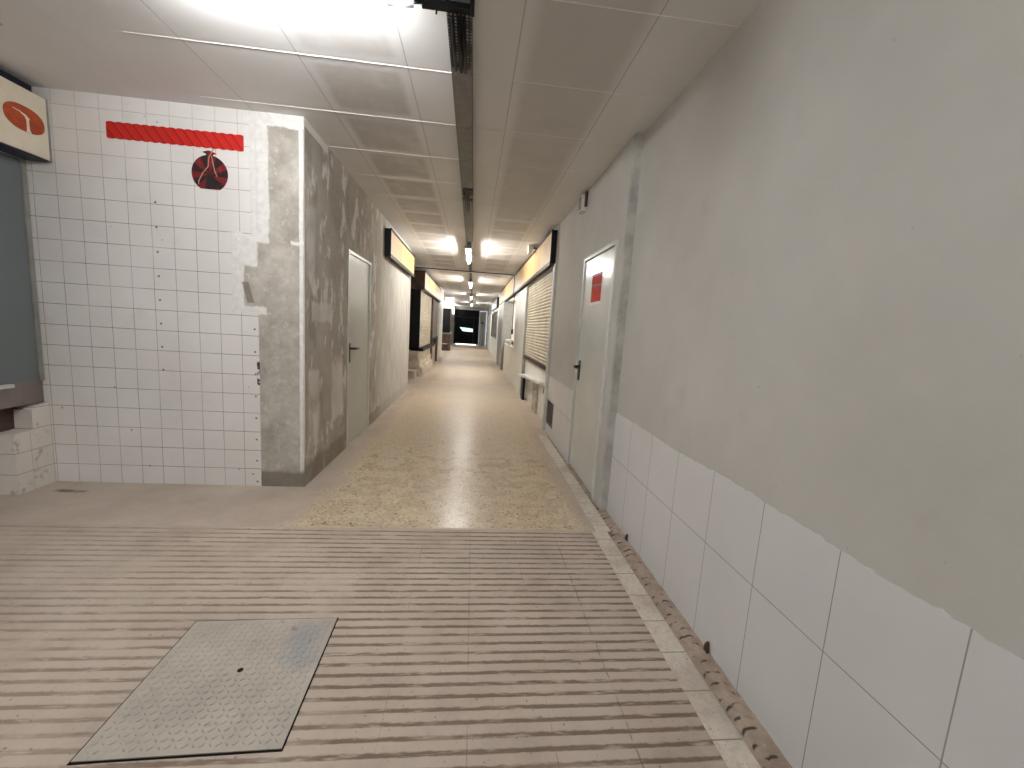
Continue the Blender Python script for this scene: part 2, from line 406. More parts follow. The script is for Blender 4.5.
def path(bm, pts, r, seg=8):
    pts = [Vector(p) for p in pts]; rings = []
    for i, p in enumerate(pts):
        d = (pts[min(i+1, len(pts)-1)] - pts[max(i-1, 0)]).normalized()
        ref = Vector((0, 0, 1)) if abs(d.z) < .9 else Vector((0, 1, 0))
        u = d.cross(ref).normalized(); v = u.cross(d)
        rings.append([bm.verts.new(p + (u*math.cos(2*math.pi*k/seg) + v*math.sin(2*math.pi*k/seg))*r) for k in range(seg)])
    for a, b in zip(rings, rings[1:]):
        for k in range(seg):
            f = bm.faces.new((a[k], a[(k+1) % seg], b[(k+1) % seg], b[k])); f.smooth = True
    bm.faces.new(rings[0][::-1]); bm.faces.new(rings[-1])
    return bm
def lathe(bm, prof, c, seg=28):              # (r, z) profile about a vertical axis
    rings = [[bm.verts.new((c[0] + r*math.cos(2*math.pi*k/seg), c[1] + r*math.sin(2*math.pi*k/seg), c[2] + z)) for k in range(seg)] for r, z in prof]
    for a, b in zip(rings, rings[1:]):
        for k in range(seg):
            f = bm.faces.new((a[k], a[(k+1) % seg], b[(k+1) % seg], b[k])); f.smooth = True
    bm.faces.new(rings[0][::-1]); bm.faces.new(rings[-1])
    return bm

def origin_of(o):
    p = Vector((0, 0, 0))
    while o: p += o.location; o = o.parent
    return p
def obj(name, bm, mat, parent=None, loc=None, bev=0, label=None):
    """one mesh object; the bmesh is given in world coordinates"""
    bmesh.ops.recalc_face_normals(bm, faces=bm.faces)
    if bev:
        bmesh.ops.bevel(bm, geom=[e for e in bm.edges if len(e.link_faces) == 2 and e.calc_face_angle(0) > .6], offset=bev, segments=2, affect='EDGES', profile=.6)
    me = bpy.data.meshes.new(name)
    o = bpy.data.objects.new(name, me)
    base = origin_of(parent) if parent else Vector((0, 0, 0))
    if loc is not None: o.location = Vector(loc) - base
    bmesh.ops.translate(bm, verts=bm.verts, vec=-(base + o.location))
    bm.to_mesh(me); bm.free()
    me.materials.append(mat)
    o.parent = parent
    if label: o['label'] = label
    COL.objects.link(o)
    return o
def tag(o, label, cat, group=None):
    o['label'] = label; o['category'] = cat
    if group: o['group'] = group
    return o
def thing(name, label, cat, loc=(0, 0, 0), group=None):
    o = bpy.data.objects.new(name, None); o.empty_display_size = .1
    o.location = loc; COL.objects.link(o)
    return tag(o, label, cat, group)
def struct(name, bm, mat, label=None, parent=None, **k):
    o = obj(name, bm, mat, parent, **k)
    if not parent: o['kind'] = 'structure'
    if label: o['label'] = label; o['category'] = name.split('_')[0]
    return o
def dup(root, loc, label, group=None):
    r = root.copy(); r.location = loc; r['label'] = label; COL.objects.link(r)
    if group: r['group'] = group
    for ch in root.children:
        c = ch.copy(); c.parent = r; COL.objects.link(c)
        for g in ch.children:
            d = g.copy(); d.parent = c; COL.objects.link(d)
    return r

# ------------------------------------------------------------------ room shell
CZ = 2.855                                     # ceiling height
XR, XD, XL = 1.155, 1.10, -1.32                # near right wall, recessed-door wall, left corridor wall
YT = 3.40                                      # face of the tiled stub wall
YB = -4.5                                      # back of the hall behind the camera

# ribbed floor: real grooves across the hall
bm = bmesh.new()
prof = []
y = RIB0 - PITCH*int((RIB0 - YB)/PITCH)
prof.append((YB, 0))
while y < 2.70:
    if y - GW/2 > YB:
        prof += [(y - GW/2, 0), (y - GW/4, -.0016), (y + GW/4, -.0016), (y + GW/2, 0)]
    y += PITCH
prof.append((2.71, 0))
va = [bm.verts.new((-6, py, pz)) for py, pz in prof]; vb = [bm.verts.new((.918, py, pz)) for py, pz in prof]
for i in range(len(prof)-1): bm.faces.new((va[i], vb[i], vb[i+1], va[i+1]))
struct('floor', bm, M['ribbed'], 'ribbed beige concrete floor in the foreground')
struct('floor_corridor', B((-6, 1.04, 2.71, 33, -.06, 0)), M['terrazzo'], 'speckled tan terrazzo floor running down the corridor')
struct('floor_corridor_right', B((1.04, 2.2, 5.4, 33, -.06, -.001)), M['terrazzo'], 'floor along the shop fronts')
struct('trim_edging', B((.918, 1.032, YB, 2.71, -.05, .002)), M['edging'], 'pale stone edging strip beside the ribbed floor')
struct('trim_edging_2', B((.95, 1.062, 2.71, 5.42, -.0, .004)), M['edging'], 'pale stone edging strip in front of the right door')
# sunken dirt gutter with lumpy surface
bm = bmesh.new(); n = 260
rows = []
for i in range(n+1):
    yy = YB + (3.075 - YB)*i/n
    rows.append([bm.verts.new((1.032 + .123*j/6, yy, -.020 + (.010 if j > 3 else 0) + random.uniform(-.0025, .003))) for j in range(7)])
for a, b in zip(rows, rows[1:]):
    for j in range(6): bm.faces.new((a[j], a[j+1], b[j+1], b[j])).smooth = True
struct('floor_gutter', bm, M['gutter'], 'rough mortar gutter under the white wall tiles')
struct('floor_threshold', B((1.04, 1.16, 3.075, 5.4, -.06, -.006)), M['gutter'], 'dark gap along the foot of the right wall')

bm = B((-6, 2.2, YB, 33, CZ, CZ+.1))
for k in range(-4, 14):                       # thin lips added under the pan seams to catch lamp light
    yy = 2.008 + .63*k
    box(bm, -1.95 if yy < 3.3 else XL, XD-.01 if yy > 3 else XR-.01, yy-.002, yy+.002, CZ-.0022, CZ+.001)
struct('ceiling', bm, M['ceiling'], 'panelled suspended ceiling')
struct('wall_right', B((XR, XR+.25, YB, 3.085, -.03, CZ)), M['plaster'], 'bare grey plaster wall at right')
# white tiles along its foot, ragged top edge
bm = bmesh.new(); pts = []
yy = YB; rnd = random.Random(3)
while yy < 3.08:
    pts.append((yy, .798 + rnd.uniform(-.004, .004) + .006*math.sin(yy*5) + (.006 if rnd.random() < .1 else 0))); yy += .022
pts.append((3.08, .798))
prism(bm, [(XR-.003, YB, -.03)] + [(XR-.003, a, b) for a, b in pts] + [(XR-.003, 3.08, -.03)], (.004, 0, 0))
struct('baseboard_right', bm, M['bigtile'], 'large white tiles along the foot of the right wall')
struct('wall_right_door', B((XD, XD+.5, 3.085, 3.27, -.03, CZ), (XD, XD+.5, 4.22, 5.76, -.03, CZ), (XD, XD+.5, 3.27, 4.22, 2.15, CZ)), M['plaster'], 'pale plaster wall around the right door')
bm = bmesh.new(); pts = []; yy = 4.24
while yy < 5.68: pts.append((yy, .79 + rnd.uniform(-.004, .004))); yy += .03
prism(bm, [(XD-.003, 4.24, -.01)] + [(XD-.003, a, b) for a, b in pts] + [(XD-.003, 5.68, -.01)], (.004, 0, 0))
struct('baseboard_right_far', bm, M['bigtile'], 'white tiles along the wall foot beyond the right door')
# ragged corner strip where the right wall steps back
bm = bmesh.new()
k = 40
prev = None
for i in range(k+1):
    z = CZ*i/k; j = rnd.uniform(-.004, .004)
    cur = [bm.verts.new(p) for p in ((XD-.003+j*.4, 3.079, z), (XR+.003, 3.079, z), (XR+.003, 3.086, z), (XD-.003+j*.4, 3.12+j, z))]
    if prev:
        for q in range(4): bm.faces.new((prev[q], prev[(q+1) % 4], cur[(q+1) % 4], cur[q]))
    prev = cur
struct('trim_corner', bm, M['cornerplaster'], 'scuffed grey corner strip between right wall and door')

# left: stub wall with tiled end, and corridor face
struct('wall_front_left', B((-3.4, XL-.002, YT, YT+.2, -.02, CZ)), M['stripped'], 'small white tiled wall partly stripped to cement')
struct('wall_left', B((XL-.2, XL, YT+.001, 4.53, -.02, CZ), (XL-.2, XL, 5.48, 8.8, -.02, CZ), (XL-.2, XL, 4.53, 5.48, 2.115, CZ)), M['cement'], 'patchy grey cement wall of the corridor')
struct('wall_left_recess', B((-2.6, -2.5, 8.8, 11.0, -.02, CZ), (-2.5, -1.52, 8.7, 8.79, -.02, CZ)), M['brown'], 'dark recess between wall and kiosk')
# behind the camera and out of sight to the left
struct('wall_back', B((-6, 1.4, YB-.2, YB, -.02, CZ)), M['plaster'])
struct('wall_far_left', B((-6.2, -6, YB, 3.6, -.02, CZ)), M['plaster'])
struct('wall_behind_tiles', B((-6, -3.4, 3.4, 3.6, -.02, CZ)), M['plaster'])

# ------------------------------------------------------------------ doors
d = struct('door_1', B((XL-.05, XL-.012, 4.56, 5.45, .012, 2.085)), M['doorgrey'], 'plain grey metal door in the left cement wall')
obj('door_frame', B((XL-.06, XL+.006, 4.53, 4.56, 0, 2.115), (XL-.06, XL+.006, 5.45, 5.48, 0, 2.115), (XL-.06, XL+.006, 4.56, 5.45, 2.085, 2.115)), M['framepale'], d, label='pale narrow metal frame')
h = obj('door_handle', B((XL-.012, XL+.002, 4.595, 4.645, .93, 1.14)), M['lever'], d, bev=.004, label='black lever handle')
bm = bmesh.new(); path(bm, [(XL-.005, 4.621, 1.085), (XL+.05, 4.621, 1.085), (XL+.056, 4.64, 1.085), (XL+.056, 4.765, 1.08)], .0135)
obj('lever', bm, M['lever'], h)

d = struct('door_2', B((XD+.002, XD+.04, 3.315, 4.19, .015, 2.115)), M['doorpale'], 'pale glossy metal door in the right wall')
obj('door_frame', B((XD-.012, XD+.05, 3.26, 3.305, 0, 2.155), (XD-.012, XD+.05, 4.20, 4.225, 0, 2.155), (XD-.012, XD+.05, 3.305, 4.20, 2.122, 2.155)), M['framepale'], d, label='pale metal frame')
obj('gasket', B((XD-.0065, XD+.03, 3.305, 3.314, .0, 2.122)), M['darkgap'], d, label='dark gap along the hinge side')
h = obj('door_handle', B((XD-.010, XD+.003, 4.085, 4.125, .93, 1.13)), M['lever'], d, bev=.004, label='black lever handle')
bm = bmesh.new(); path(bm, [(XD, 4.105, 1.07), (XD-.055, 4.105, 1.07), (XD-.061, 4.09, 1.07), (XD-.061, 3.985, 1.065)], .012)
obj('lever', bm, M['lever'], h)

nt = thing('notice', 'small red notice stuck high on the pale right door', 'notice', (XD, 3.76, 1.70))
obj('backing_sheet', B((XD+.0005, XD+.0022, 3.575, 3.925, 1.675, 1.975)), M['film'], nt, label='white backing sheet')
obj('sheet', B((XD-.001, XD+.0015, 3.60, 3.905, 1.70, 1.955)), M['notice'], nt)
obj('header', B((XD-.0025, XD-.0008, 3.60, 3.905, 1.935, 1.957)), M['noticedark'], nt, label='dark band along the top')
obj('rule', B((XD-.0025, XD-.0008, 3.605, 3.90, 1.842, 1.856)), M['noticedark'], nt, label='dark line across the middle')
obj('side_strip', B((XD-.0025, XD-.0008, 3.885, 3.905, 1.70, 1.93)), M['noticedark'], nt, label='dark band down the far edge')

# ------------------------------------------------------------------ floor things
MX, MY, MS = -.863, 1.521, .304
t = thing('manhole_cover', 'square grey tread-plate manhole cover set in the ribbed floor', 'manhole cover', (MX, MY, 0))
bm = B((MX-MS, MX+MS, MY-MS, MY+MS, 0, .0045))
lz = .0064
pit = .0253
nn = 23
for i in range(nn):
    for j in range(nn):
        cx = MX - (nn-1)/2*pit + i*pit; cy = MY - (nn-1)/2*pit + j*pit
        if (cx - MX)**2 + (cy - MY - .02)**2 < .0007: continue
        a = math.radians(45 if (i + j) % 2 else -45); ca, sa = math.cos(a), math.sin(a)
        L, W = .0112, .0032
        low = [bm.verts.new((cx + u*ca - v*sa, cy + u*sa + v*ca, .0045)) for u, v in ((-L, 0), (0, -W), (L, 0), (0, W))]
        top = [bm.verts.new((cx + (u*ca - v*sa)*.6, cy + (u*sa + v*ca)*.6, lz)) for u, v in ((-L, 0), (0, -W), (L, 0), (0, W))]
        bm.faces.new(top)
        for q in range(4): bm.faces.new((low[q], low[(q+1) % 4], top[(q+1) % 4], top[q]))
obj('plate', bm, M['tread'], t)
o_, i_ = MS+.0055, MS+.0005
obj('rim', B((MX-o_, MX+o_, MY+i_, MY+o_, -.003, .0018), (MX-o_, MX+o_, MY-o_-.001, MY-i_, -.003, .0018), (MX-o_, MX-i_, MY-i_, MY+i_, -.003, .0018), (MX+i_, MX+o_, MY-i_, MY+i_, -.003, .0018)), M['darkgap'], t, label='dark gap around the plate')
bm = bmesh.new(); lathe(bm, [(.011, 0), (.011, .0052)], (MX+.02, MY+.02, 0), 20); obj('lifting_hole', bm, M['darkgap'], t, label='small black lifting hole')
t.rotation_euler.z = math.radians(1.6)

for (yy, xx, hh, lab) in ((1.615, 1.135, .036, 'brown chip of wood standing against the white tiles, nearer the camera'),
                          (2.62, 1.135, .03, 'brown chip of wood standing against the white tiles, nearer the door')):
    bm = bmesh.new()
    prism(bm, [(xx, yy-.016, -.015), (xx, yy+.014, -.015), (xx+.004, yy+.016, hh*.5), (xx+.008, yy+.006, hh), (xx+.006, yy-.008, hh*.86), (xx, yy-.017, hh*.4)], (.008, .002, 0))
    tag(obj('wood_chip', bm, M['brown'], loc=(xx, yy, -.015)), lab, 'debris', 'wood chips in the gutter')

# ------------------------------------------------------------------ stickers on the tiled wall
bm = bmesh.new(); k = 16; x0, x1, z0, z1 = -2.664, -1.742, 2.573, 2.677
up, dn = [], []
for i in range(k*6+1):
    u = i/(k*6); xx = x0 + (x1-x0)*u; wv = .006*abs(math.sin(u*k*math.pi))
    up.append((xx, YT-.0035, z1 + wv)); dn.append((xx, YT-.0035, z0 - wv))
prism(bm, up + dn[::-1], (0, .0034, 0))
tag(obj('red_wall_band', bm, M['red'], loc=(-2.2, YT, 2.62)), 'long red twisted-rope band stuck high on the white tiles', 'wall decoration')

s = thing('red_sack_sticker', 'round dark red sack-shaped sticker below the red band', 'wall decoration', (-1.981, YT, 2.28))
bm = bmesh.new(); pts = []
for i in range(49):
    a = math.radians(-58 + 296*i/48)          # circle cut flat at the bottom
    pts.append((-1.981 + .125*math.cos(a), YT-.004, 2.392 + .128*math.sin(a)))
prism(bm, pts, (0, .0038, 0)); obj('sack_body', bm, M['maroon'], s)
bm = bmesh.new()
prism(bm, [(-2.0, YT-.0045, 2.508), (-2.003, YT-.0045, 2.528), (-2.03, YT-.0045, 2.538), (-1.985, YT-.0045, 2.553), (-1.93, YT-.0045, 2.535), (-1.955, YT-.0045, 2.526), (-1.957, YT-.0045, 2.506)], (0, .0042, 0))
obj('sack_neck', bm, M['maroon'], s)
bm = bmesh.new()
path(bm, [(-1.95, YT-.005, 2.57), (-1.965, YT-.005, 2.535), (-1.985, YT-.005, 2.50), (-1.99, YT-.005, 2.44), (-2.03, YT-.005, 2.39), (-2.055, YT-.005, 2.34), (-2.06, YT-.005, 2.31)], .0035, 6)
path(bm, [(-1.965, YT-.005, 2.515), (-1.955, YT-.005, 2.46), (-1.945, YT-.005, 2.41), (-1.93, YT-.005, 2.375)], .003, 6)
obj('cord', bm, M['cord'], s, label='cream cord tied at the neck')

# ------------------------------------------------------------------ left alcove
# low tiled wall with a stepped, broken top
bm = bmesh.new()
prism(bm, [(-3.18, 3.13, -.01), (-3.18, 3.13, .44), (-3.18, 3.262, .452), (-3.18, 3.266, .59), (-3.18, 3.28, .608), (-3.18, 3.33, .622), (-3.18, YT, .625), (-3.18, YT, -.01)], (-.12, 0, 0))
box(bm, -6, -3.30, 3.13, 3.25, -.01, .44)
struct('wall_low_tiled', bm, M['smalltile'], 'low broken white tiled wall at the left edge')
struct('wall_low_core', B((-3.6, -3.24, 3.27, 3.398, -.01, .60)), M['brown'])
p = thing('counter_blind', 'dark grey closed blind panel at the left edge below the cream sign', 'shutter', (-3.2, 3.0, .62))
obj('panel', B((-3.24, -3.205, 1.6, 3.362, .80, 2.36)), M['shuttergrey'], p)
obj('edge_rail', B((-3.24, -3.195, 3.362, 3.392, .80, 2.36)), M['framegrey'], p)
obj('lower_board', B((-3.25, -3.212, 2.9, 3.392, .63, .80)), M['browngrey'], p, label='grey brown board under the blind')
obj('cavity_board', B((-3.42, -3.30, 2.9, 3.262, .45, .80)), M['brown'], p, label='dark brown board in the broken corner')
obj('shelf_lip', B((-3.3, -3.17, 2.2, 3.16, .775, .80)), M['framepale'], p, label='pale metal lip')

SX = -3.03
t = thing('sign_box', 'cream box sign with an orange oval emblem at the left edge', 'sign', (-3.1, 2.6, 2.36))
obj('housing', B((-3.2, SX-.012, 1.55, 3.392, 2.362, 2.775)), M['navy'], t, label='dark blue box body')
obj('face', B((SX-.012, SX, 1.55, 3.383, 2.372, 2.772)), M['cream'], t)
obj('end_trim', B((SX-.014, SX+.002, 3.383, 3.394, 2.36, 2.775)), M['framegrey'], t)
obj('back_rail', B((-3.2, -3.12, 1.55, 3.392, 2.775, CZ-.001)), M['navy'], t, label='dark blue rail under the ceiling')
bm = bmesh.new(); pts = []
for i in range(56):
    a = 2*math.pi*i/56; c_, s_ = math.cos(a), math.sin(a)
    yy = 3.232 + .128*math.copysign(abs(c_)**.86, c_); zz = 2.578 + .080*math.copysign(abs(s_)**.86, s_)
    pts.append((SX+.0005, yy, zz))
prism(bm, pts, (.002, 0, 0)); em = obj('emblem', bm, M['orange'], t, label='orange oval emblem')
bm = bmesh.new()
prism(bm, [(SX+.0026, 3.236, 2.500), (SX+.0026, 3.268, 2.500), (SX+.0026, 3.258, 2.520), (SX+.0026, 3.256, 2.572), (SX+.0026, 3.262, 2.590), (SX+.0026, 3.240, 2.606), (SX+.0026, 3.20, 2.616), (SX+.0026, 3.160, 2.618), (SX+.0026, 3.160, 2.614), (SX+.0026, 3.20, 2.609), (SX+.0026, 3.232, 2.592), (SX+.0026, 3.240, 2.572), (SX+.0026, 3.240, 2.520)], (.0012, 0, 0))
obj('emblem_mark', bm, M['cream'], em, label='cream curved stem mark in the oval')

# ------------------------------------------------------------------ ceiling services
t = thing('cable_tray', 'long dark perforated cable tray down the middle of the ceiling', 'cable tray', (-.135, 2.08, CZ))
TX0, TX1 = -.190, -.078
obj('tray_bed', B((TX0, TX1, 2.085, 7.1, 2.795, 2.801)), M['tray'], t)
obj('side_flange', B((TX0-.002, TX0+.002, 2.085, 7.1, 2.795, CZ-.001)), M['trayside'], t)
obj('side_flange', B((TX1-.002, TX1+.002, 2.085, 7.1, 2.795, CZ-.001)), M['trayside'], t)
obj('coupling', B((TX0+.012, TX1+.006, 4.45, 4.62, 2.778, 2.802)), M['black'], t, label='black joining clip')
obj('coupling', B((TX0+.004, TX1+.002, 4.78, 4.85, 2.786, 2.802)), M['black'], t, label='black joining clip')
for dx, r in ((-.03, .009), (.0, .011), (.022, .008)):
    bm = bmesh.new(); path(bm, [(-.135+dx, 2.09 + .2*i, 2.797 - .004 + .006*math.sin(i*1.7 + dx*90) - .006) for i in range(3)], r, 8)
    obj('cable', bm, M['black'], t, label='black cable')
    bm = bmesh.new(); path(bm, [(-.135+dx*.8, 4.5 + .25*i, 2.787 + .004*math.sin(i*1.3 + dx*50)) for i in range(4)], r*.8, 8)
    obj('cable', bm, M['black'], t, label='black cable')
obj('tray_bed', B((-.178, -.102, 7.1, 30.5, 2.812, 2.818)), M['trayside'], t)

t = thing('lamp_bracket', 'black cross bracket at the near end of the cable tray', 'bracket', (-.2, 2.07, CZ))
bm = B((-.30, -.066, 2.050, 2.083, 2.795, 2.822), (-.085, -.066, 2.0, 2.083, 2.79, CZ-.001), (-.2, -.18, 2.055, 2.080, 2.82, CZ-.001))
obj('bar', bm, M['black'], t, bev=.003)
bm = bmesh.new(); tube(bm, (-.235, 2.072, 2.80), (-.235, 2.072, 2.775), .004, 8); obj('bolt', bm, M['black'], t)

def fluorescent(label, c, axis, L, drop, r=.017, tm='tube', group='fluorescent lamps along the corridor ceiling'):
    """a batten lamp: tray-like body, end holders, bare lit tube"""
    t = thing('fluorescent_lamp', label, 'lamp', c, group)
    cx, cy, cz = c
    def bx(a0, a1, h, z0, z1):
        return (cx+a0, cx+a1, cy-h, cy+h, z0, z1) if axis == 'x' else (cx-h, cx+h, cy+a0, cy+a1, z0, z1)
    obj('batten', B(bx(-L/2-.03, L/2+.03, .056 if drop < .2 else .028, cz-drop+.030, cz-drop+.075)), M['trayside'], t, bev=.004)
    if drop > .2: obj('hanger', B(bx(-L/2+.1, -L/2+.11, .006, cz-drop+.075, cz-.001), ), M['trayside'], t); obj('hanger', B(bx(L/2-.11, L/2-.1, .006, cz-drop+.075, cz-.001)), M['trayside'], t)
    else: obj('mount', B(bx(-L/2+.1, L/2-.1, .016, cz-drop+.075, cz-.001)) if drop > .08 else B(bx(-.1, .1, .016, cz-.004, cz-.001)), M['trayside'], t)
    for s in (-1, 1):
        obj('lamp_holder', B(bx(*sorted((s*(L/2+.004), s*(L/2+.030))), .016, cz-drop-.018, cz-drop+.032)), M['pvc'], t, bev=.003)
    bm = bmesh.new()
    if axis == 'x': tube(bm, (cx-L/2, cy, cz-drop), (cx+L/2, cy, cz-drop), r)
    else: tube(bm, (cx, cy-L/2, cz-drop), (cx, cy+L/2, cz-drop), r)
    obj('tube', bm, M[tm], t)
    return t
# near lamp: closed weatherproof fitting crosswise left of the tray
cx, cy = -.93, 2.03
t = thing('fluorescent_lamp', 'bright crosswise fluorescent lamp with a clear cap at the top edge', 'lamp', (cx, cy, CZ))
obj('batten', B((cx-.56, cx+.50, cy-.018, cy+.018, 2.822, CZ-.002)), M['pvc'], t, bev=.006)
bm = bmesh.new(); tube(bm, (cx-.50, cy, 2.785), (cx+.485, cy, 2.785), .024, 20); obj('tube', bm, M['neartube'], t)
bm = bmesh.new(); tube(bm, (cx+.487, cy, 2.79), (cx+.60, cy, 2.79), .032, 20, .028); obj('end_cap', bm, M['clear'], t, label='clear plastic end cap')
bm = bmesh.new(); tube(bm, (cx-.502, cy, 2.79), (cx-.60, cy, 2.79), .032, 20, .028); obj('end_cap', bm, M['clear'], t, label='clear plastic end cap')
bm = bmesh.new(); tube(bm, (cx+.60, cy, 2.79), (cx+.635, cy+.01, 2.80), .014, 12); obj('cable_gland', bm, M['black'], t)

LX = -.152
fluorescent('nearest lengthwise lit lamp under the cable tray', (LX, 7.95, 2.812), 'y', 1.35, .13)
fluorescent('second lengthwise lit lamp, just beyond the ceiling beam', (LX, 13.2, 2.812), 'y', 1.35, .13)
fluorescent('third lengthwise lit lamp along the corridor ceiling', (LX, 18.9, 2.812), 'y', 1.35, .13)
fluorescent('farthest lengthwise lit lamp in front of the dark end doors', (LX, 25.0, 2.812), 'y', 1.35, .13)
fluorescent('lit lamp over the left side bay, beyond the kiosk', (-1.75, 22.9, CZ), 'y', 1.35, .13)
fluorescent('unseen crosswise fill lamp added behind the viewer, nearer the right wall', (-1.0, -2.2, CZ), 'x', 1.35, .24, tm='hallfill')  # unseen lamps added here to brighten the floor and right wall
fluorescent('unseen crosswise fill lamp added behind the viewer, farther left', (-3.6, -2.2, CZ), 'x', 1.35, .24, tm='hallfill')

struct('trim_ceiling_beam', B((XL-.2, 1.12, 10.85, 11.05, 2.79, CZ)), M['white'], 'pale beam across the corridor ceiling')
struct('trim_beam_edge', B((XL-.2, 1.12, 10.835, 10.85, 2.785, 2.806)), M['black'], 'dark lower edge of the beam')

# alarm sounder high on the right wall, with a stub of cable
t = thing('alarm_sounder', 'small white alarm box under the ceiling above the right door', 'alarm', (XD, 4.43, 2.7))
obj('case', B((XD-.055, XD+.001, 4.36, 4.50, 2.66, 2.83)), M['pvc'], t, bev=.010)
bm = bmesh.new()
for i in range(5): box(bm, XD-.058, XD-.053, 4.385, 4.475, 2.69+.025*i, 2.70+.025*i)
obj('grille', bm, M['black'], t, label='dark slots')
obj('bracket', B((XD-.025, XD+.001, 4.33, 4.36, 2.70, 2.845)), M['brown'], t, label='dark block standing in for the shadow beside the case')  # dark block added where the case throws its shadow

t = thing('sensor_box', 'tiny white box hanging under the ceiling above the right cream fascia', 'sensor', (.93, 7.4, CZ))
obj('case', B((.88, .96, 7.25, 7.45, 2.72, CZ-.001)), M['pvc'], t, bev=.008)
obj('arm', B((.96, 1.03, 7.33, 7.37, 2.815, 2.835)), M['black'], t)

# ------------------------------------------------------------------ right shop fronts
struct('wall_right_bulkhead', B((1.09, 1.6, 5.76, 31, 2.30, CZ)), M['plaster'])
struct('wall_right_panel', B((1.07, 1.5, 8.78, 10.75, -.02, 2.30)), M['whiteg'], 'glossy pale wall panel past the shutter')
struct('wall_right_jamb', B((1.065, 1.12, 5.70, 5.80, -.02, 2.33)), M['framepale'], 'pale jamb beside the roller shutter')

def fascia(label, x0, x1, y0, y1, z0, z1, group, wallx, end='black', seams=0):
    t = thing('fascia_panel', label, 'fascia', (wallx, y0, z0), group)
    sgn = 1 if x1 > x0 else -1           # x0 is the visible face
    a, b = sorted((x0, x0 + sgn*.012))
    obj('face', B((a, b, y0+.02, y1, z0+.03, z1-.02)), M['fascia'], t)
    a, b = sorted((x0 + sgn*.012, wallx))
    obj('box_body', B((a, b, y0+.02, y1, z0+.0, z1)), M['brown'], t)
    a, b = sorted((x0 - sgn*.004, wallx))
    obj('end_plate', B((a, b, y0, y0+.02, z0, z1)), M[end], t, label='dark end plate')
    obj('rail', B((*sorted((x0 - sgn*.008, x0 + sgn*.012)), y0, y1, z0-.02, z0+.03)), M['black'], t, label='dark lower rail')
    obj('rail', B((*sorted((x0 - sgn*.008, x0 + sgn*.012)), y0, y1, z1-.02, z1+.01)), M['black'], t, label='dark upper rail')
    return t
G = 'cream fascia panels over the shop fronts'
fascia('nearest cream fascia panel above the right roller shutter', 1.015, 1.09, 5.80, 10.9, 2.34, 2.79, G, 1.089)
fascia('second cream fascia panel on the right, beyond the ceiling beam', 1.015, 1.09, 11.08, 16.9, 2.34, 2.82, G, 1.089)
fascia('cream fascia panel with dark end on the left cement wall', -1.235, -1.32, 6.24, 8.62, 2.335, 2.715, G, XL+.001)

def shutter(bm, xp, y0, y1, z0, z1, sgn, pitch=.052):
    k = int((z1 - z0)/pitch); prof = []
    for i in range(k):
        for a in range(5):
            u = a/5; prof.append((xp - sgn*.013*math.sin(math.pi*u), z0 + (i+u)*pitch))
        prof.append((xp + sgn*.006, z0 + (i+.97)*pitch))
    prof.append((xp, z0 + k*pitch))
    f = [[bm.verts.new((px, yy, pz)) for px, pz in prof] for yy in (y0, y1)]
    for i in range(len(prof)-1): bm.faces.new((f[0][i], f[1][i], f[1][i+1], f[0][i+1]))
    bk = [[bm.verts.new((xp + sgn*.012, yy, pz)) for pz in (z0, z0 + k*pitch)] for yy in (y0, y1)]
    bm.faces.new((bk[0][0], bk[1][0], bk[1][1], bk[0][1]))
    return bm
t = thing('roller_shutter', 'ribbed beige roller shutter lowered over the right shop counter', 'shutter', (1.12, 7.3, .84))
obj('curtain', shutter(bmesh.new(), 1.12, 5.90, 8.70, .88, 2.31, 1), M['slat'], t)
obj('bottom_bar', B((1.095, 1.135, 5.90, 8.70, .825, .88)), M['brown'], t, label='dark bottom bar')
obj('guide_rail', B((1.085, 1.15, 5.83, 5.90, 0, 2.31)), M['framegrey'], t)
obj('guide_rail', B((1.085, 1.15, 8.70, 8.77, 0, 2.31)), M['framegrey'], t)
obj('lock', B((1.075, 1.10, 5.87, 5.93, .50, .60)), M['brown'], t, label='dark catch on the near rail')
struct('wall_right_parapet', B((1.15, 1.35, 5.90, 8.70, -.02, .80)), M['white'], 'white parapet under the roller shutter')
t = thing('counter_shelf', 'white shelf board jutting out under the right roller shutter', 'shelf', (1.1, 7.2, .56))
bm = bmesh.new()
prism(bm, [(1.149, 6.35, .60), (1.09, 6.40, .60), (.975, 7.5, .58), (.975, 8.42, .50), (1.149, 8.5, .50)], (0, 0, -.045))
obj('board', bm, M['white'], t, bev=.005)
obj('support', B((1.05, 1.10, 8.15, 8.40, 0, .50)), M['black'], t, label='black support leg')
obj('support', B((1.12, 1.149, 6.8, 7.25, .0, .556)), M['dust'], t, label='beige board leg')

# vent grille in the door wall
t = thing('vent_grille', 'small dark louvred vent low on the wall before the roller shutter', 'vent', (XD, 5.42, .12))
obj('frame', B((XD-.008, XD, 5.20, 5.225, .13, .47), (XD-.008, XD, 5.615, 5.64, .13, .47), (XD-.008, XD, 5.225, 5.615, .13, .15), (XD-.008, XD, 5.225, 5.615, .45, .47)), M['framegrey'], t)
obj('backing', B((XD-.0068, XD, 5.225, 5.615, .15, .45)), M['darkgap'], t)
bm = bmesh.new()
for i in range(7):
    z = .172 + i*.040
    box(bm, XD-.013, XD-.006, 5.225, 5.615, z, z+.010)
obj('louvre', bm, M['framegrey'], t)

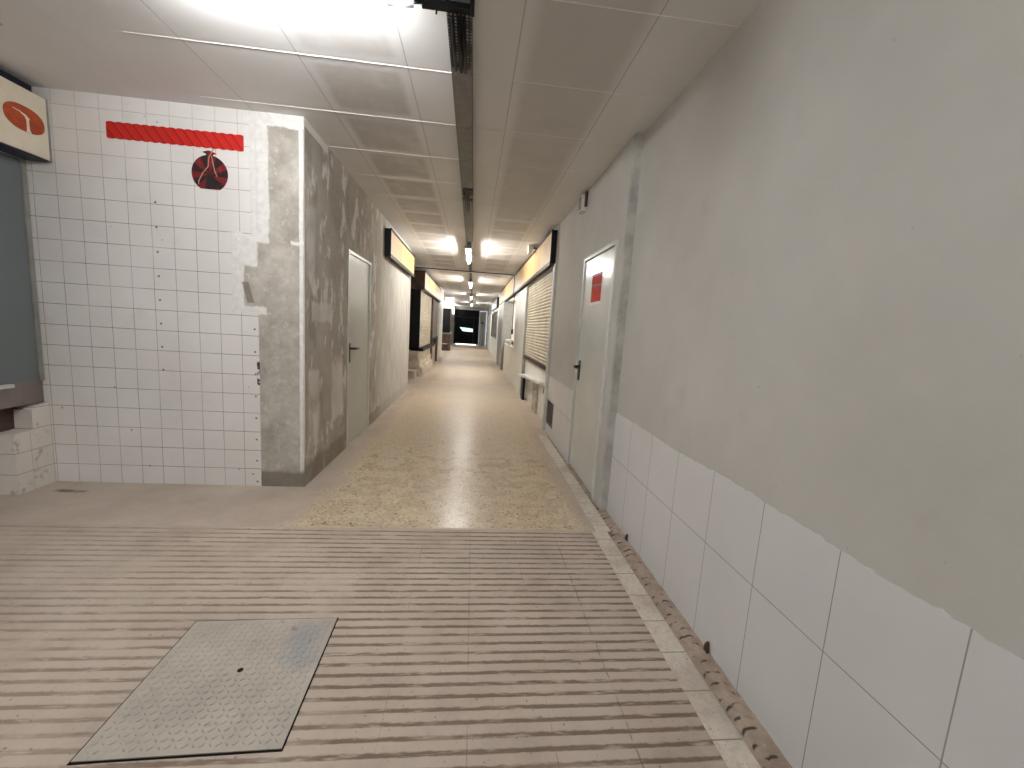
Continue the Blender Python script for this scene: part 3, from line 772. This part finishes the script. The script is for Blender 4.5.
# open shop front with pale back wall, counter, basin
struct('wall_right_counter', B((1.07, 1.3, 10.75, 13.9, -.02, .93)), M['whiteg'], 'glossy pale counter front of the open shop')
struct('wall_right_shop_back', B((1.75, 1.8, 10.5, 14.2, -.02, 2.3), (1.3, 1.75, 13.9, 14.0, -.02, 2.3), (1.3, 1.75, 10.76, 10.8, .0, 2.3)), M['white'], 'white inside of the open shop')
struct('ceiling_shop', B((1.3, 1.8, 10.76, 13.95, 2.28, 2.30)), M['white'])
fluorescent('lit lamp inside the open right-hand shop', (1.55, 12.3, 2.27), 'y', 1.1, .075)
t = thing('wash_basin', 'white rounded basin on the counter of the open right shop', 'basin', (1.18, 12.2, .93))
bm = bmesh.new(); lathe(bm, [(.10, 0), (.16, .03), (.20, .11), (.205, .17), (.19, .17), (.15, .06), (.0001, .05)], (1.19, 12.25, .93)); obj('bowl', bm, M['white'], t)
bm = bmesh.new(); path(bm, [(1.14, 11.65, .93), (1.14, 11.65, 1.08), (1.12, 11.72, 1.10), (1.10, 11.86, 1.09)], .016); obj('tap', bm, M['framegrey'], t)
obj('tap_handle', B((1.09, 1.17, 11.45, 11.60, 1.00, 1.06)), M['brown'], t, bev=.01)
t = thing('hanging_cable', 'thin dark cable with a black plug hanging in the open shop', 'cable', (1.06, 11.3, 2.3))
bm = bmesh.new(); path(bm, [(1.06, 11.25, 2.33), (1.06, 11.26, 1.9), (1.062, 11.25, 1.4)], .010, 6); obj('cord', bm, M['black'], t)
obj('plug', B((1.035, 1.085, 11.2, 11.3, 1.27, 1.41)), M['black'], t, bev=.008)

struct('door_3', B((.985, 1.3, 14.0, 16.5, -.02, 2.30)), M['greypanel'], 'grey steel door leaf beyond the open shop')
struct('wall_right_end', B((1.06, 1.4, 16.5, 18.6, -.02, 2.3), (1.06, 1.4, 24, 31, -.02, 2.3)), M['white'], 'white wall sections near the corridor end')
t = thing('shop_front', 'far dark shop front with pale lower panel on the right', 'shop front', (1.1, 21, 0))
obj('lower_panel', B((1.06, 1.3, 18.6, 24, 0, .92)), M['whiteg'], t)
obj('window', B((1.10, 1.3, 18.7, 23.9, .95, 2.2)), M['darkglass'], t, label='dark window')
obj('frame', B((1.04, 1.12, 18.6, 18.75, .92, 2.3), (1.04, 1.12, 21.2, 21.35, .92, 2.3), (1.04, 1.12, 23.85, 24, .92, 2.3), (1.04, 1.12, 18.75, 23.85, .92, .97), (1.04, 1.12, 18.75, 23.85, 2.18, 2.3)), M['framegrey'], t)
obj('header', B((1.0, 1.09, 18.6, 24, 2.32, 2.80)), M['black'], t, label='dark header box')
obj('header_panel', B((.99, 1.0, 18.9, 23.8, 2.40, 2.72)), M['greypanel'], t)

# ------------------------------------------------------------------ left kiosk
t = thing('kiosk', 'closed kiosk with dark side and pale roller shutter on the left', 'kiosk', (-1.6, 11, 0))
obj('side_panel', B((-2.4, -1.39, 11.0, 11.06, .70, 2.27)), M['black'], t, label='black near side')
obj('side_header', B((-2.4, -1.295, 11.0, 11.06, 2.27, 2.75)), M['brown'], t, label='brown board above the side')
obj('curtain', shutter(bmesh.new(), -1.42, 11.1, 14.05, .76, 2.27, -1), M['slat'], t, label='pale ribbed roller shutter')
obj('end_panel', B((-1.46, -1.40, 14.3, 16.4, .95, 2.27)), M['browngrey'], t)
obj('post', B((-1.45, -1.36, 14.05, 14.3, .0, 2.27)), M['brown'], t)
obj('post', B((-1.45, -1.36, 15.9, 16.4, 0, .95)), M['brown'], t)
obj('sill', B((-1.6, -1.28, 11.0, 14.3, .68, .76)), M['black'], t, label='dark sill')
obj('sill', B((-1.6, -1.36, 14.3, 16.4, .86, .95)), M['black'], t, label='dark sill')
obj('base', B((-2.4, -1.40, 11.0, 16.4, 0, .68)), M['dust'], t)
obj('core', B((-2.4, -1.5, 11.06, 16.4, .76, 2.75)), M['black'], t)
obj('fascia', B((-1.5, -1.295, 11.06, 16.4, 2.31, 2.72)), M['fascia'], t, label='cream fascia board')
obj('rail', B((-1.5, -1.288, 11.06, 16.4, 2.27, 2.31)), M['black'], t, label='dark lower rail')
obj('rail', B((-1.5, -1.288, 11.06, 16.4, 2.72, 2.75)), M['black'], t, label='dark upper rail')
bm = bmesh.new()
prism(bm, [(-1.40, 11.02, 0), (-1.40, 11.02, .42), (-1.37, 11.02, .42), (-1.36, 11.02, .25), (-1.30, 11.02, .24), (-1.29, 11.02, .0)], (0, 3.0, 0))
obj('plinth', bm, M['dust'], t, label='pale stepped plaster plinth')
obj('step', B((-1.75, -1.42, 10.55, 10.99, 0, .20)), M['dust'], t, bev=.01)

struct('wall_left_end', B((-2.4, -1.34, 16.45, 18.4, -.02, CZ)), M['white'], 'bright white wall end beyond the left kiosk')
struct('wall_left_bay', B((-3.2, -3.1, 18.4, 31, -.02, CZ), (-3.1, -2.4, 18.3, 18.4, -.02, CZ)), M['white'])
t = thing('market_stall', 'far stall with dark shutter over a brown counter on the left', 'stall', (-1.8, 24, 0))
obj('shutter', B((-2.9, -1.32, 24.0, 24.1, .98, 2.35)), M['black'], t, label='dark upper shutter')
obj('counter', B((-2.9, -1.25, 23.2, 24.0, 0, .90)), M['wood'], t)
obj('worktop', B((-2.9, -1.22, 23.1, 24.0, .90, .96)), M['browngrey'], t)
obj('header', B((-2.9, -1.25, 23.9, 24.1, 2.35, CZ-.002)), M['white'], t)
for i, xx in enumerate((-2.3, -1.75)):
    obj('ledge', B((xx, xx+.35, 23.05, 23.2, .36, .40)), M['white'], t, label='pale ledge')
struct('trim_post', B((-1.56, -1.44, 30.6, 30.72, 0, 2.75)), M['greypanel'], 'grey post beside the dark end doors')
t = thing('wall_lamp', 'small upright lit lamp on the grey post left of the dark end doors', 'lamp', (-1.5, 30.55, 2.2))
bm = bmesh.new(); tube(bm, (-1.5, 30.54, 2.28), (-1.5, 30.54, 2.70), .03); obj('tube', bm, M['tube'], t)
obj('back_plate', B((-1.54, -1.46, 30.575, 30.602, 2.24, 2.74)), M['pvc'], t)
obj('lamp_holder', B((-1.525, -1.475, 30.51, 30.58, 2.24, 2.28)), M['pvc'], t)

# ------------------------------------------------------------------ end of the corridor
struct('wall_end', B((-3.2, -1.42, 31, 31.2, -.02, CZ), (1.0, 1.4, 31, 31.2, -.02, CZ), (-1.42, 1.0, 31, 31.2, 2.62, CZ)), M['greypanel'])
d = struct('door_4', B((-1.42, .42, 31.05, 31.12, .10, 2.62)), M['voidblack'], 'dark double door closing the corridor end')
obj('threshold_gap', B((-1.25, .25, 31.02, 31.05, .04, .12)), M['sliver'], d, label='white gap of daylight under the door')
obj('stile', B((-.02, .06, 31.0, 31.05, .16, 2.0), (-1.42, .42, 31.0, 31.05, 2.05, 2.12), (-1.42, -1.34, 31.0, 31.05, .1, 2.62)), M['black'], d)
bm = bmesh.new()
prism(bm, [(-1.0, 31.03, 1.33), (-.75, 31.03, 1.05), (.02, 31.03, 1.02), (.04, 31.03, 1.25), (-.5, 31.03, 1.30)], (0, .015, 0))
obj('window_pane', bm, M['daylight'], d, label='pale teal lit pane')
d = struct('door_5', B((.44, .92, 31.0, 31.1, .02, 2.55)), M['greypanel'], 'narrow grey door at the right of the dark end doors')
bm = bmesh.new(); tube(bm, (.66, 31.0, 1.75), (.66, 30.95, 1.75), .07, 14); obj('round_window', bm, M['darkglass'], d, label='small dark round window')
